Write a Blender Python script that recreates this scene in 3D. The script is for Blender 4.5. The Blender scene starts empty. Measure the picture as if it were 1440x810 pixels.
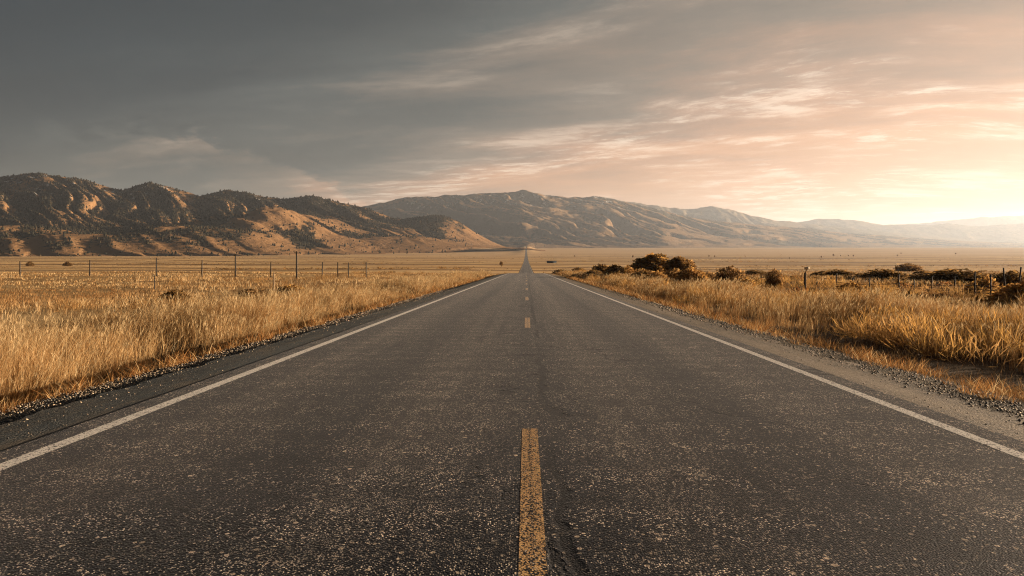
import bpy, math, random
import numpy as np
from mathutils import Vector

random.seed(7)
RNG = np.random.default_rng(11)
scene = bpy.context.scene
COL = scene.collection
F = 960.0          # focal length in pixels of a 1440 wide frame (24 mm lens)
CAMZ = 1.36
R = math.radians

# ---------------------------------------------------------------- noise
_perm = np.random.default_rng(5).permutation(512)
_perm = np.concatenate([_perm, _perm, _perm])
_ang = np.random.default_rng(6).uniform(0, 2*np.pi, 512)
_gx, _gy = np.cos(_ang), np.sin(_ang)

def perlin(x, y, seed=0):
    x = np.asarray(x, float) + seed*17.31
    y = np.asarray(y, float) + seed*9.17
    xi = np.floor(x).astype(int); yi = np.floor(y).astype(int)
    xf = x-xi; yf = y-yi
    u = xf*xf*xf*(xf*(xf*6-15)+10); v = yf*yf*yf*(yf*(yf*6-15)+10)
    def g(i, j):
        h = _perm[(_perm[(xi+i) & 511] + yi + j) & 511]
        return _gx[h]*(xf-i) + _gy[h]*(yf-j)
    a = g(0, 0)+(g(1, 0)-g(0, 0))*u
    b = g(0, 1)+(g(1, 1)-g(0, 1))*u
    return (a+(b-a)*v)*1.5

def fbm(x, y, octv=4, seed=0, gain=0.5):
    s = 0; a = 1; f = 1; n = 0
    for i in range(octv):
        s = s+a*perlin(np.asarray(x)*f, np.asarray(y)*f, seed+i*3); n += a; a *= gain; f *= 2.03
    return s/n*1.3

def sst(a, b, x):
    t = np.clip((np.asarray(x, float)-a)/(b-a), 0, 1)
    return t*t*(3-2*t)

# ---------------------------------------------------------------- terrain profiles
def smooth_interp(xs, zs):
    xs = np.array(xs, float); zs = np.array(zs, float)
    m = np.zeros_like(zs); d = np.diff(zs)/np.diff(xs)
    m[1:-1] = np.where(d[:-1]*d[1:] > 0, 2*d[:-1]*d[1:]/(d[:-1]+d[1:]+1e-12), 0)
    m[0] = d[0]; m[-1] = d[-1]
    def f(x):
        x = np.clip(np.asarray(x, float), xs[0], xs[-1])
        i = np.clip(np.searchsorted(xs, x)-1, 0, len(xs)-2)
        h = xs[i+1]-xs[i]; t = (x-xs[i])/h
        return (zs[i]*(2*t**3-3*t**2+1)+m[i]*h*(t**3-2*t**2+t)+zs[i+1]*(-2*t**3+3*t**2)+m[i+1]*h*(t**3-t**2))
    return f

_road_prof = smooth_interp([-400, 0, 60, 120, 150, 205, 300, 400, 700, 1100, 1600, 2270, 3000, 4000, 5000],
                           [6.24, 0, -.94, -1.87, -2.45, -4.7, -7.2, -7.95, -8.3, -7.7, -4.4, 2.6, 19, 49, 72])
_field_prof = smooth_interp([-400, 0, 60, 145, 205, 300, 400, 700, 1100, 1600, 2270, 3000, 4000, 6000, 9000, 14000, 24000],
                            [6.24, 0, -.94, -2.26, -3.6, -5.9, -7.3, -7.9, -7.4, -4.2, 2.6, 15, 38, 74, 110, 150, 200])
_YS = np.concatenate([np.arange(-40, 200, 1.0), np.arange(200, 600, 5.0), np.arange(600, 2400, 20.0), np.arange(2400, 4001, 50.0)])
_RZ = _road_prof(_YS)
def road_z(y):                      # linear between the road's own rows, so every sheet on it stays flush
    return np.interp(y, _YS, _RZ)

def cross(x):
    return np.interp(x, [-60, -14, -10.5, -7.2, -6.35, -5.7, -4.72, -3.84, -3.8, 3.8, 3.84, 4.6, 5.25, 6.2, 9, 13, 60],
                        [0, -.25, -.55, -.82, -.78, -.2, -.105, -.03, -.3, -.3, -.03, -.06, -.11, -.27, -.24, -.12, 0])

def ground_z(x, y):
    x = np.asarray(x, float); y = np.asarray(y, float)
    rz = np.where(y < 4000, np.interp(y, _YS, _RZ), _road_prof(y))
    rz = np.where(y < -40, _road_prof(y), rz)
    b = sst(9, 75, np.abs(x))
    far = sst(20, 90, np.abs(x))*sst(-20, 120, y)
    und = fbm(x/60, y/90, 3, 40)*.35*far+fbm(x/500, y/700, 2, 44)*1.6*far*sst(150, 700, y)
    rough = fbm(x/3.1, y/3.1, 2, 47)*.10*sst(5.4, 7.5, np.abs(x))*(1-sst(200, 400, y))
    fc = 1-sst(115, 190, y)
    return rz*(1-b)+_field_prof(y)*b+np.where(np.abs(x) < 3.82, -.3, cross(x)*fc-.05*(1-fc))+und+rough

# ---------------------------------------------------------------- mesh helpers
def new_mesh(name, verts, faces_list, mat=None, parent=None, smooth=False, mats=None):
    """faces_list: list of int arrays (n,k) with k = 3 or 4"""
    verts = np.asarray(verts, np.float32)
    me = bpy.data.meshes.new(name)
    me.vertices.add(len(verts)); me.vertices.foreach_set('co', verts.ravel())
    fl = [np.asarray(f, np.int32) for f in faces_list if len(f)]
    nl = sum(f.size for f in fl); nf = sum(len(f) for f in fl)
    me.loops.add(nl); me.polygons.add(nf)
    me.loops.foreach_set('vertex_index', np.concatenate([f.ravel() for f in fl]))
    tot = np.concatenate([np.full(len(f), f.shape[1], np.int32) for f in fl])
    st = np.concatenate([[0], np.cumsum(tot)[:-1]]).astype(np.int32)
    me.polygons.foreach_set('loop_start', st)
    me.polygons.foreach_set('loop_total', tot)
    if smooth:
        me.polygons.foreach_set('use_smooth', np.ones(nf, bool))
    me.update(calc_edges=True)
    me.validate()
    if mat is not None:
        me.materials.append(mat)
    o = bpy.data.objects.new(name, me)
    COL.objects.link(o)
    if parent is not None:
        o.parent = parent
    return o

def attr_col(o, cols):
    a = o.data.attributes.new('col', 'FLOAT_COLOR', 'POINT')
    c = np.ones((len(cols), 4), np.float32); c[:, :3] = cols
    a.data.foreach_set('color', c.ravel())

def attr_f(o, name, v):
    a = o.data.attributes.new(name, 'FLOAT', 'POINT')
    a.data.foreach_set('value', np.asarray(v, np.float32).ravel())

def grid_faces(nu, nv):
    i = np.arange(nu-1)[:, None]*nv+np.arange(nv-1)[None, :]
    i = i.ravel()
    return np.stack([i, i+1, i+nv+1, i+nv], 1)

def empty(name, loc):
    o = bpy.data.objects.new(name, None); COL.objects.link(o); o.location = loc
    o.empty_display_size = .3
    return o

def tag(o, label=None, cat=None, group=None, kind=None):
    if label: o['label'] = label
    if cat: o['category'] = cat
    if group: o['group'] = group
    if kind: o['kind'] = kind
    return o

class MB:
    def __init__(s): s.v = []; s.q = []; s.t = []
    def tube(s, pts, radii, n=6, cap=True):
        pts = [Vector(p) for p in pts]; base = len(s.v)
        for i, p in enumerate(pts):
            a = pts[max(i-1, 0)]; b = pts[min(i+1, len(pts)-1)]
            d = (b-a).normalized()
            up = Vector((0, 0, 1)) if abs(d.z) < .9 else Vector((1, 0, 0))
            u = d.cross(up).normalized(); w = d.cross(u)
            for k in range(n):
                an = 2*math.pi*k/n
                s.v.append(tuple(p+(u*math.cos(an)+w*math.sin(an))*radii[i]))
        for i in range(len(pts)-1):
            for k in range(n):
                a = base+i*n+k; b = base+i*n+(k+1) % n
                s.q.append((a, b, b+n, a+n))
        if cap:
            for i, e in ((0, 0), (len(pts)-1, 1)):
                c = len(s.v); s.v.append(tuple(pts[i]))
                for k in range(n):
                    a = base+i*n+k; b = base+i*n+(k+1) % n
                    s.t.append((a, b, c) if e else (b, a, c))
    def box(s, cx, cy, cz, sx, sy, sz, rz=0):
        b = len(s.v); c, sn = math.cos(rz), math.sin(rz)
        for dx, dy, dz in ((-1,-1,-1),(1,-1,-1),(1,1,-1),(-1,1,-1),(-1,-1,1),(1,-1,1),(1,1,1),(-1,1,1)):
            x, y = dx*sx/2, dy*sy/2
            s.v.append((cx+x*c-y*sn, cy+x*sn+y*c, cz+dz*sz/2))
        for f in ((0,3,2,1),(4,5,6,7),(0,1,5,4),(1,2,6,5),(2,3,7,6),(3,0,4,7)):
            s.q.append(tuple(b+i for i in f))
    def build(s, name, mat, parent=None, smooth=False):
        return new_mesh(name, s.v, [np.array(s.q, int).reshape(-1, 4), np.array(s.t, int).reshape(-1, 3)], mat, parent, smooth)

# ---------------------------------------------------------------- material helpers
class NT:
    def __init__(s, nt): s.nt = nt; s.n = nt.nodes; s.l = nt.links
    def node(s, t, **kw):
        n = s.n.new(t)
        for k, v in kw.items(): setattr(n, k, v)
        return n
    def put(s, sock, v):
        if isinstance(v, bpy.types.NodeSocket): s.l.new(v, sock)
        elif v is not None:
            try: sock.default_value = v
            except Exception: sock.default_value = (*v, 1.0)
    def m(s, op, a, b=None, c=None, clamp=False):
        n = s.node('ShaderNodeMath', operation=op, use_clamp=clamp)
        for i, v in enumerate((a, b, c)):
            if v is not None: s.put(n.inputs[i], v)
        return n.outputs[0]
    def vm(s, op, a, b=None):
        n = s.node('ShaderNodeVectorMath', operation=op)
        s.put(n.inputs[0], a)
        if b is not None: s.put(n.inputs[1], b)
        return n.outputs['Value'] if op in ('DOT_PRODUCT', 'LENGTH') else n.outputs[0]
    def mix(s, f, a, b, mode='MIX'):
        n = s.node('ShaderNodeMix', data_type='RGBA', blend_type=mode)
        s.put(n.inputs[0], f); s.put(n.inputs[6], a); s.put(n.inputs[7], b)
        return n.outputs[2]
    def noise(s, vec, scale, detail=4, rough=.5, dist=0):
        n = s.node('ShaderNodeTexNoise'); s.put(n.inputs['Vector'], vec)
        n.inputs['Scale'].default_value = scale; n.inputs['Detail'].default_value = detail
        n.inputs['Roughness'].default_value = rough; n.inputs['Distortion'].default_value = dist
        return n.outputs['Fac']
    def voro(s, vec, scale, feature='F1', out='Distance', rnd=1.0):
        n = s.node('ShaderNodeTexVoronoi', feature=feature); s.put(n.inputs['Vector'], vec)
        n.inputs['Scale'].default_value = scale; n.inputs['Randomness'].default_value = rnd
        return n.outputs[out]
    def ramp(s, f, stops, interp='LINEAR'):
        n = s.node('ShaderNodeValToRGB'); cr = n.color_ramp; cr.interpolation = interp
        while len(cr.elements) < len(stops): cr.elements.new(0.5)
        for e, (p, c) in zip(cr.elements, stops):
            e.position = p; e.color = (*c, 1) if len(c) == 3 else c
        s.put(n.inputs[0], f)
        return n.outputs[0]
    def step(s, x, a, b):
        n = s.node('ShaderNodeMapRange', interpolation_type='SMOOTHSTEP')
        s.put(n.inputs[0], x); n.inputs[1].default_value = a; n.inputs[2].default_value = b
        return n.outputs[0]
    def scale(s, vec, sc):
        n = s.node('ShaderNodeMapping'); s.put(n.inputs[0], vec); n.inputs['Scale'].default_value = sc
        return n.outputs[0]
    def sep(s, v):
        n = s.node('ShaderNodeSeparateXYZ'); s.put(n.inputs[0], v); return n.outputs
    def comb(s, x, y, z):
        n = s.node('ShaderNodeCombineXYZ')
        for i, v in enumerate((x, y, z)): s.put(n.inputs[i], v)
        return n.outputs[0]
    def obj(s):
        return s.node('ShaderNodeTexCoord').outputs['Object']
    def bump(s, h, strength, dist):
        n = s.node('ShaderNodeBump'); s.put(n.inputs['Height'], h)
        n.inputs['Strength'].default_value = strength; n.inputs['Distance'].default_value = dist
        return n.outputs[0]

def material(name):
    m = bpy.data.materials.new(name); m.use_nodes = True
    t = NT(m.node_tree); b = t.n['Principled BSDF']
    b.inputs['Roughness'].default_value = .8
    return m, t, b

def lin(r, g, b):
    f = lambda c: ((c/255+.055)/1.055)**2.4 if c > 10 else c/255/12.92
    return (f(r), f(g), f(b))

# ---- asphalt
def asphalt_nodes(t, P, dark=1.0, warm=1.0, frac=.63):
    xyz = t.sep(P)
    warp = t.noise(P, 3.0, 3)
    v = t.node('ShaderNodeTexVoronoi', feature='F1'); t.put(v.inputs['Vector'], P); v.inputs['Scale'].default_value = 90
    rnd = t.sep(v.outputs['Color'])
    big = t.noise(P, 1.1, 4, .6)
    streak = t.noise(t.scale(P, (2.2, .045, 1)), 1.0, 5, .6)
    thr = t.m('ADD', frac, t.m('MULTIPLY', t.m('SUBTRACT', big, .5), -.55))
    thr = t.m('ADD', thr, t.m('MULTIPLY', t.m('SUBTRACT', streak, .5), -.95))
    lane = t.m('ABSOLUTE', t.m('SUBTRACT', t.m('ABSOLUTE', t.m('ADD', xyz[0], t.m('MULTIPLY', t.m('SUBTRACT', t.noise(t.comb(0, xyz[1], 0), .08, 3), .5), .5))), 1.85))
    track = t.step(t.m('ABSOLUTE', t.m('SUBTRACT', lane, .88)), .55, .12)     # the two wheel tracks of each lane
    thr = t.m('ADD', t.m('SUBTRACT', thr, t.m('MULTIPLY', track, .16)), t.m('MULTIPLY', t.step(lane, .5, .1), .12))
    on = t.m('GREATER_THAN', rnd[0], thr)
    near = t.m('LESS_THAN', v.outputs['Distance'], t.m('ADD', .26, t.m('MULTIPLY', rnd[1], .30)))
    stone = t.m('MULTIPLY', on, near)
    scol = t.ramp(rnd[2], [(0, (.07*dark, .06*dark, .05*dark)), (.55, (.24*dark, .205*dark*warm, .165*dark*warm)), (1, (.64*dark, .54*dark, .43*dark))])
    bcol = t.mix(t.noise(P, 240, 2), (.002*dark, .0026*dark, .0042*dark, 1), (.009*dark, .0105*dark, .0145*dark, 1))
    c1 = t.mix(stone, bcol, scol)
    va = t.node('ShaderNodeTexVoronoi', feature='F1'); t.put(va.inputs['Vector'], P); va.inputs['Scale'].default_value = 27
    ra = t.sep(va.outputs['Color'])
    k2 = t.m('MULTIPLY', t.m('GREATER_THAN', ra[0], .84), t.m('LESS_THAN', va.outputs['Distance'], t.m('ADD', .12, t.m('MULTIPLY', ra[1], .30))))
    c1 = t.mix(t.m('MULTIPLY', k2, .8), c1, t.ramp(ra[2], [(0, (.10, .085, .07)), (1, (.50, .40, .29))]))
    vb = t.sep(t.voro(P, 8.5, 'F1', 'Color'))
    c1 = t.mix(.55, c1, t.mix(1.0, c1, t.ramp(vb[0], [(0, (.35, .35, .38)), (1, (1.9, 1.85, 1.8))]), 'MULTIPLY'))
    return c1, v.outputs['Distance'], stone, streak, xyz, rnd

m_road, t, b = material('asphalt')
P = t.obj()
col, vd, stone, streak, xyz, rnd = asphalt_nodes(t, P)
ax = t.m('ABSOLUTE', xyz[0])
# worn, paler wheel paths
wheel = t.m('MULTIPLY', t.step(t.m('ABSOLUTE', t.m('SUBTRACT', ax, .95)), .55, .1), .5)
wheel = t.m('ADD', wheel, t.m('MULTIPLY', t.step(t.m('ABSOLUTE', t.m('SUBTRACT', ax, 2.75)), .55, .1), .4))
wheel = t.m('MULTIPLY', wheel, streak)
col = t.mix(t.m('MULTIPLY', wheel, .16), col, (.10, .09, .08, 1))
# oil band in the lane centre and dark tar streaks
oil = t.m('MULTIPLY', t.step(t.m('ABSOLUTE', t.m('SUBTRACT', ax, 1.85)), .5, .05), t.noise(t.scale(P, (3, .12, 1)), 1, 4))
col = t.mix(t.m('MULTIPLY', oil, .45), col, (.012, .012, .013, 1))
tar = t.step(t.noise(t.scale(P, (5.5, .10, 1)), 1, 6, .65), .54, .66)
col = t.mix(t.m('MULTIPLY', tar, .5), col, (.010, .010, .012, 1))
# joint along the middle with cracks and patches
wob = t.m('MULTIPLY', t.m('SUBTRACT', t.noise(t.comb(0, xyz[1], 3.3), .9, 5, .6), .5), .35)
joint = t.m('ABSOLUTE', t.m('ADD', t.m('SUBTRACT', xyz[0], .20), wob))
jmask = t.m('MULTIPLY', t.step(joint, .055, .012), t.step(t.noise(t.comb(1, xyz[1], 0), .35, 3), .38, .52))
crk = t.voro(t.vm('ADD', t.scale(P, (.35, .22, 1)), t.comb(t.m('MULTIPLY', t.noise(P, 1.7, 4), .5), t.m('MULTIPLY', t.noise(P, 2.1, 4), .35), 0)), 1.0, 'DISTANCE_TO_EDGE')
cmask = t.m('MULTIPLY', t.step(crk, .013, .004), t.step(t.noise(P, .13, 2), .48, .60))
pm = t.m('MULTIPLY', t.step(t.noise(t.scale(P, (2.2, .9, 1)), 1.0, 5, .7), .57, .63), t.step(ax, .8, .15))
crack = t.m('MAXIMUM', t.m('MAXIMUM', jmask, cmask), pm)
col = t.mix(t.m('MULTIPLY', crack, .9), col, (.006, .006, .007, 1))
t.put(b.inputs['Base Color'], col)
b.inputs['Roughness'].default_value = .55
b.inputs['Specular IOR Level'].default_value = .2
b.inputs['Sheen Weight'].default_value = .075; b.inputs['Sheen Roughness'].default_value = .10; b.inputs['Sheen Tint'].default_value = (.97, .97, 1, 1)
h = t.m('ADD', t.m('MULTIPLY', vd, -1.0), t.m('MULTIPLY', crack, -2.0))
t.put(b.inputs['Normal'], t.bump(h, .8, .006))

def shoulder_mat(name, c0, c1, dark):
    m, t, b = material(name)
    P = t.obj()
    v = t.node('ShaderNodeTexVoronoi', feature='F1'); t.put(v.inputs['Vector'], P); v.inputs['Scale'].default_value = 60
    rnd = t.sep(v.outputs['Color'])
    n = t.noise(P, 35, 4, .7)
    s = t.noise(t.scale(P, (2.5, .15, 1)), 1.0, 4)
    col = t.mix(t.step(t.m('ADD', n, t.m('MULTIPLY', t.m('SUBTRACT', s, .5), .6)), .35, .7), c0, c1)
    col = t.mix(t.m('MULTIPLY', t.m('GREATER_THAN', rnd[0], .80), .7), col, dark)
    dust = t.m('MULTIPLY', t.step(t.noise(t.scale(P, (2.2, .8, 1)), 1.0, 6, .7), .46, .66), t.m('ADD', .25, t.m('MULTIPLY', n, .9)))
    col = t.mix(t.m('MULTIPLY', dust, .7), col, (.16, .125, .085, 1))
    t.put(b.inputs['Base Color'], col)
    b.inputs['Specular IOR Level'].default_value = .35
    t.put(b.inputs['Normal'], t.bump(t.m('ADD', n, t.m('MULTIPLY', v.outputs['Distance'], -.8)), .9, .012))
    return m
m_shl = shoulder_mat('dark_shoulder', (.020, .025, .028, 1), (.070, .080, .082, 1), (.17, .16, .13, 1))
m_shr = shoulder_mat('tan_shoulder', (.05, .042, .034, 1), (.19, .15, .11, 1), (.30, .24, .17, 1))

def paint_mat(name, c, frac, lines=False):
    m, t, b = material(name)
    P = t.obj(); xyz = t.sep(P)
    a, vd, stone, streak, _, rnd = asphalt_nodes(t, P)
    v2 = t.voro(P, 88)
    n = t.noise(P, 26, 4, .7)
    wear = t.m('ADD', t.m('MULTIPLY', n, .7), t.m('MULTIPLY', v2, .55))
    if lines:                                    # worn through along the middle of the stripe
        mid = t.step(t.m('ABSOLUTE', t.m('SUBTRACT', xyz[0], .03)), .022, .004)
        wear = t.m('ADD', wear, t.m('MULTIPLY', mid, .055))
    worn = t.step(wear, frac, frac+.12)
    cc = t.mix(t.noise(P, 60, 3), (c[0]*.72, c[1]*.68, c[2]*.62, 1), (*c, 1))
    t.put(b.inputs['Base Color'], t.mix(worn, cc, a))
    b.inputs['Roughness'].default_value = .6; b.inputs['Specular IOR Level'].default_value = .2
    b.inputs['Sheen Weight'].default_value = .10; b.inputs['Sheen Roughness'].default_value = .10
    t.put(b.inputs['Normal'], t.bump(t.m('MULTIPLY', vd, -1.0), .45, .005))
    return m
m_white = paint_mat('white_road_paint', (.74, .71, .67), .66)
m_yellow = paint_mat('yellow_road_paint', (.60, .375, .165), .58, True)

# ---- ground
m_ground, t, b = material('dry_ground')
P = t.obj(); xyz = t.sep(P)
ax = t.m('ABSOLUTE', t.m('ADD', xyz[0], t.m('MULTIPLY', t.m('SUBTRACT', t.noise(P, 1.3, 4), .5), .5)))
vg = t.node('ShaderNodeTexVoronoi', feature='F1'); t.put(vg.inputs['Vector'], P); vg.inputs['Scale'].default_value = 34
rg = t.sep(vg.outputs['Color'])
gravel = t.ramp(rg[0], [(0, (.05, .048, .045)), (.5, (.13, .115, .09)), (1, (.34, .27, .19))])
soil = t.mix(t.noise(P, 6, 5, .7), (.06, .038, .02, 1), (.16, .10, .05, 1))
n_big = t.noise(t.scale(P, (.004, .022, 1)), 1.0, 5, .6)
n_mid = t.noise(t.scale(P, (.035, .16, 1)), 1.0, 5, .65)
n_fin = t.noise(t.scale(P, (1.2, 2.4, 1)), 1.0, 4, .7)
f = t.m('ADD', t.m('MULTIPLY', n_big, .55), t.m('ADD', t.m('MULTIPLY', n_mid, .4), t.m('MULTIPLY', n_fin, .22)))
straw = t.ramp(f, [(.36, (.15, .085, .036)), (.48, (.31, .18, .075)), (.58, (.48, .31, .14)), (.72, (.60, .42, .215))])
# stubble strips across the plain
sv = t.noise(t.comb(t.m('MULTIPLY', xyz[0], .0011), t.m('MULTIPLY', xyz[1], .0085), 0), 1.0, 4, .6)
strips = t.m('MULTIPLY', t.step(sv, .49, .56), t.step(xyz[1], 110, 260))
straw = t.mix(t.m('MULTIPLY', strips, .7), straw, (.13, .078, .038, 1))
# dark brush stubble on the plain to the right
dk = t.m('MULTIPLY', t.step(xyz[0], 9, 20), t.m('MULTIPLY', t.step(xyz[1], 42, 54), t.step(xyz[1], 125, 85)))
dk = t.m('MULTIPLY', dk, t.step(t.noise(t.scale(P, (.045, .05, 1)), 1.0, 4, .65), .40, .52))
straw = t.mix(t.m('MULTIPLY', dk, .9), straw, (.035, .024, .016, 1))
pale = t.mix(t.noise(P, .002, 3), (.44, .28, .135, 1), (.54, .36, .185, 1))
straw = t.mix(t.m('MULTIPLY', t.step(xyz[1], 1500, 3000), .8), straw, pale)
col = t.mix(t.step(ax, 5.3, 5.75), gravel, soil)
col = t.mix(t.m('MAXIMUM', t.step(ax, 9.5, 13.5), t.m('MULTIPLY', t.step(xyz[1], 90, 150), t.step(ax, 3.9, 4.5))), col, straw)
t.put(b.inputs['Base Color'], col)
b.inputs['Roughness'].default_value = .95; b.inputs['Specular IOR Level'].default_value = .1
t.put(b.inputs['Normal'], t.bump(t.m('ADD', t.m('MULTIPLY', vg.outputs['Distance'], -.6), t.m('MULTIPLY', n_fin, 2.0)), 1.0, .22))

# ---- vegetation with per-point colour
def leaf_mat(name, transl=.4, rough=.7):
    m = bpy.data.materials.new(name); m.use_nodes = True
    t = NT(m.node_tree); t.n.remove(t.n['Principled BSDF']); out = t.n['Material Output']
    a = t.node('ShaderNodeAttribute', attribute_name='col').outputs['Color']
    d = t.node('ShaderNodeBsdfDiffuse'); t.put(d.inputs[0], a)
    tr = t.node('ShaderNodeBsdfTranslucent'); t.put(tr.inputs[0], a)
    mx = t.node('ShaderNodeMixShader'); mx.inputs[0].default_value = transl
    t.l.new(d.outputs[0], mx.inputs[1]); t.l.new(tr.outputs[0], mx.inputs[2]); t.l.new(mx.outputs[0], out.inputs[0])
    return m
m_grass = leaf_mat('dry_grass_blades', .34)
m_leaf = leaf_mat('shrub_leaves', .5)

m_tree, t, b = material('juniper_green')
t.put(b.inputs['Base Color'], t.node('ShaderNodeAttribute', attribute_name='col').outputs['Color'])
b.inputs['Roughness'].default_value = 1; b.inputs['Specular IOR Level'].default_value = 0

def hill_mat(name, grass, scrub, snow_z, snow_amt, vsc=1.0):
    m, t, b = material(name)
    P = t.obj(); xyz = t.sep(P)
    veg = t.node('ShaderNodeAttribute', attribute_name='veg').outputs['Fac']  # scrub cover; on the two nearer ranges also painted light and shade
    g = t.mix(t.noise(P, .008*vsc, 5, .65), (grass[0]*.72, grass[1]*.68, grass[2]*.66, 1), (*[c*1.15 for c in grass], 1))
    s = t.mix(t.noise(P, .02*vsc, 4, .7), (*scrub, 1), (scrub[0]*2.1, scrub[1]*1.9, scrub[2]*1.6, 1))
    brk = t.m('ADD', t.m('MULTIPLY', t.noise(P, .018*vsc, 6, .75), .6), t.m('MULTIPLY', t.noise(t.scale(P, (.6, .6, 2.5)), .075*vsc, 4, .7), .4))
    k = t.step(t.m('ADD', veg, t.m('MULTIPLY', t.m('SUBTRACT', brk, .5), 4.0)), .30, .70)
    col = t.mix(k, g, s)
    sn = t.m('MULTIPLY', t.step(xyz[2], snow_z*.75, snow_z*1.1), t.step(t.noise(P, .018*vsc, 5, .75), .56, .66))
    col = t.mix(t.m('MULTIPLY', sn, snow_amt), col, (.62, .62, .64, 1))
    t.put(b.inputs['Base Color'], col)
    b.inputs['Roughness'].default_value = 1; b.inputs['Specular IOR Level'].default_value = 0
    t.put(b.inputs['Normal'], t.bump(t.noise(P, .05*vsc, 5, .7), .8, 10/vsc))
    return m

def wood_mat(name, c):
    m, t, b = material(name)
    P = t.obj()
    n = t.noise(t.scale(P, (30, 30, 2)), 1, 4, .7)
    t.put(b.inputs['Base Color'], t.mix(n, (c[0]*.55, c[1]*.55, c[2]*.55, 1), (c[0]*1.4, c[1]*1.4, c[2]*1.4, 1)))
    t.put(b.inputs['Normal'], t.bump(n, .5, .01))
    return m
m_wood = wood_mat('weathered_wood', (.036, .028, .022))
m_pale_wood = wood_mat('pale_wood', (.36, .26, .16))
m_wire, t, b = material('rusty_wire'); b.inputs['Base Color'].default_value = (.07, .05, .04, 1); b.inputs['Metallic'].default_value = .5
m_bark = wood_mat('bark', (.06, .045, .03))
m_roof, t, b = material('dark_metal_roof')
t.put(b.inputs['Base Color'], t.mix(t.noise(t.scale(t.obj(), (.5, 3, 3)), 1, 4), (.02, .025, .032, 1), (.035, .042, .05, 1))); b.inputs['Roughness'].default_value = .95; b.inputs['Specular IOR Level'].default_value = .1
m_wall, t, b = material('shed_wall')
t.put(b.inputs['Base Color'], t.mix(t.noise(t.obj(), 1.5, 4), (.025, .023, .022, 1), (.05, .045, .04, 1)))
m_plate, t, b = material('pale_tin_plate')
t.put(b.inputs['Base Color'], t.mix(t.noise(t.obj(), 12, 4), (.45, .33, .2, 1), (.7, .58, .42, 1)))

# ---------------------------------------------------------------- ground sheet
xs = np.concatenate([-np.geomspace(60, 26000, 90)[::-1], np.arange(-58, -15, 2.5), np.arange(-14, -3.9, .35), [-3.84, -3.8, 0, 3.8, 3.84], np.arange(4.2, 14, .35), np.arange(15, 59, 2.5), np.geomspace(60, 26000, 90)])
ys = np.concatenate([-np.geomspace(44, 600, 12)[::-1], np.arange(-40, 60, .5), _YS[_YS >= 60], np.geomspace(4050, 26000, 60)])
XX, YY = np.meshgrid(xs, ys, indexing='ij')
ZZ = ground_z(XX, YY)
ground = new_mesh('ground', np.stack([XX, YY, ZZ], -1).reshape(-1, 3), [grid_faces(len(xs), len(ys))[:, ::-1]], m_ground, smooth=True)
tag(ground, kind='structure')

def strip(name, x0, x1, dz0, dz1, y0, y1, mat, nx=2, wob=None):
    y = np.unique(np.concatenate([[y0], _YS[(_YS > y0) & (_YS < y1)], [y1]]))
    if wob: y = np.unique(np.concatenate([y, np.arange(max(y0, -4), min(y1, 60), .12)]))
    x = np.linspace(x0, x1, nx); f = np.linspace(0, 1, nx)
    Xg, Yg = np.meshgrid(x, y, indexing='ij')
    Zg = road_z(Yg)+(dz0+(dz1-dz0)*f)[:, None]
    if wob:
        side, amp = wob
        e = fbm(y*1.3, y*0+3, 3, 60)*amp+fbm(y*7, y*0+5, 2, 61)*amp*.4
        Xg[side] += e
    o = new_mesh(name, np.stack([Xg, Yg, Zg], -1).reshape(-1, 3), [grid_faces(nx, len(y))[:, ::-1]], mat)
    return tag(o, kind='structure')

strip('road', -3.86, 3.86, 0, 0, -40, 4000, m_road, 5)
# paved edge outside the white line on the near side, slightly lower shoulders either side
strip('shoulder', -4.78, -3.87, -.080, -.008, -40, 175, m_shl, 3, (0, .10))
strip('shoulder', 3.87, 4.72, -.018, -.05, -40, 175, m_shr, 3, (-1, .16))
strip('edge_line', -3.63, -3.50, .0015, .0015, -20, 1200, m_white)
strip('edge_line', 3.50, 3.62, .0015, .0015, -20, 1200, m_white)
for k in range(0, 14):
    e = 5.73+12.5*k
    strip('centre_line', -.064+.03, .064+.03, .0015, .0015, e-3.05, e, m_yellow)

# ---------------------------------------------------------------- gravel stones
def gravel(name, n, xa, xb, seed):
    g = np.random.default_rng(seed)
    y = 3.5*(44/3.5)**g.random(n)
    x = xa+(xb-xa)*g.random(n)**1.0 + g.normal(0, .08, n)
    sp = g.random(n) < .16                      # pebbles strewn over the paved shoulder and down the bank
    x = np.where(sp, np.sign(x)*(3.95+2.3*g.random(n)), x)
    szf = np.where(sp, .6, 1.0)
    s = (.006+.018*g.random(n)**3)*np.clip(y/14, .8, 1.5)*szf
    z = np.where(np.abs(x) < 4.72, road_z(y)+np.where(x < 0, -.008-.0791*(np.abs(x)-3.87), -.018-.0376*(np.abs(x)-3.87)), ground_z(x, y))
    z = np.maximum(z, ground_z(x, y))
    o8 = np.array([(1,0,0),(0,1,0),(-1,0,0),(0,-1,0),(0,0,.8),(0,0,-.6)], float)
    f8 = np.array([(0,1,4),(1,2,4),(2,3,4),(3,0,4),(1,0,5),(2,1,5),(3,2,5),(0,3,5)])
    V = o8[None]*(1+.5*g.uniform(-1, 1, (n, 6, 3)))*s[:, None, None]
    V[:, :, :] += np.stack([x, y, z+s*.3], -1)[:, None]
    Fc = (f8[None]+6*np.arange(n)[:, None, None]).reshape(-1, 3)
    o = new_mesh(name, V.reshape(-1, 3), [Fc], m_stone)
    c = np.array([(.06, .058, .055), (.13, .11, .085), (.22, .17, .115), (.34, .26, .18)])[g.integers(0, 4, n)]*g.uniform(.7, 1.2, (n, 1))*(1.35 if xa < 0 else 1.0)
    attr_col(o, np.repeat(c, 6, 0))
    tag(o, kind='stuff')
m_stone, t, b = material('gravel_stone')
t.put(b.inputs['Base Color'], t.node('ShaderNodeAttribute', attribute_name='col').outputs['Color'])
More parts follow.
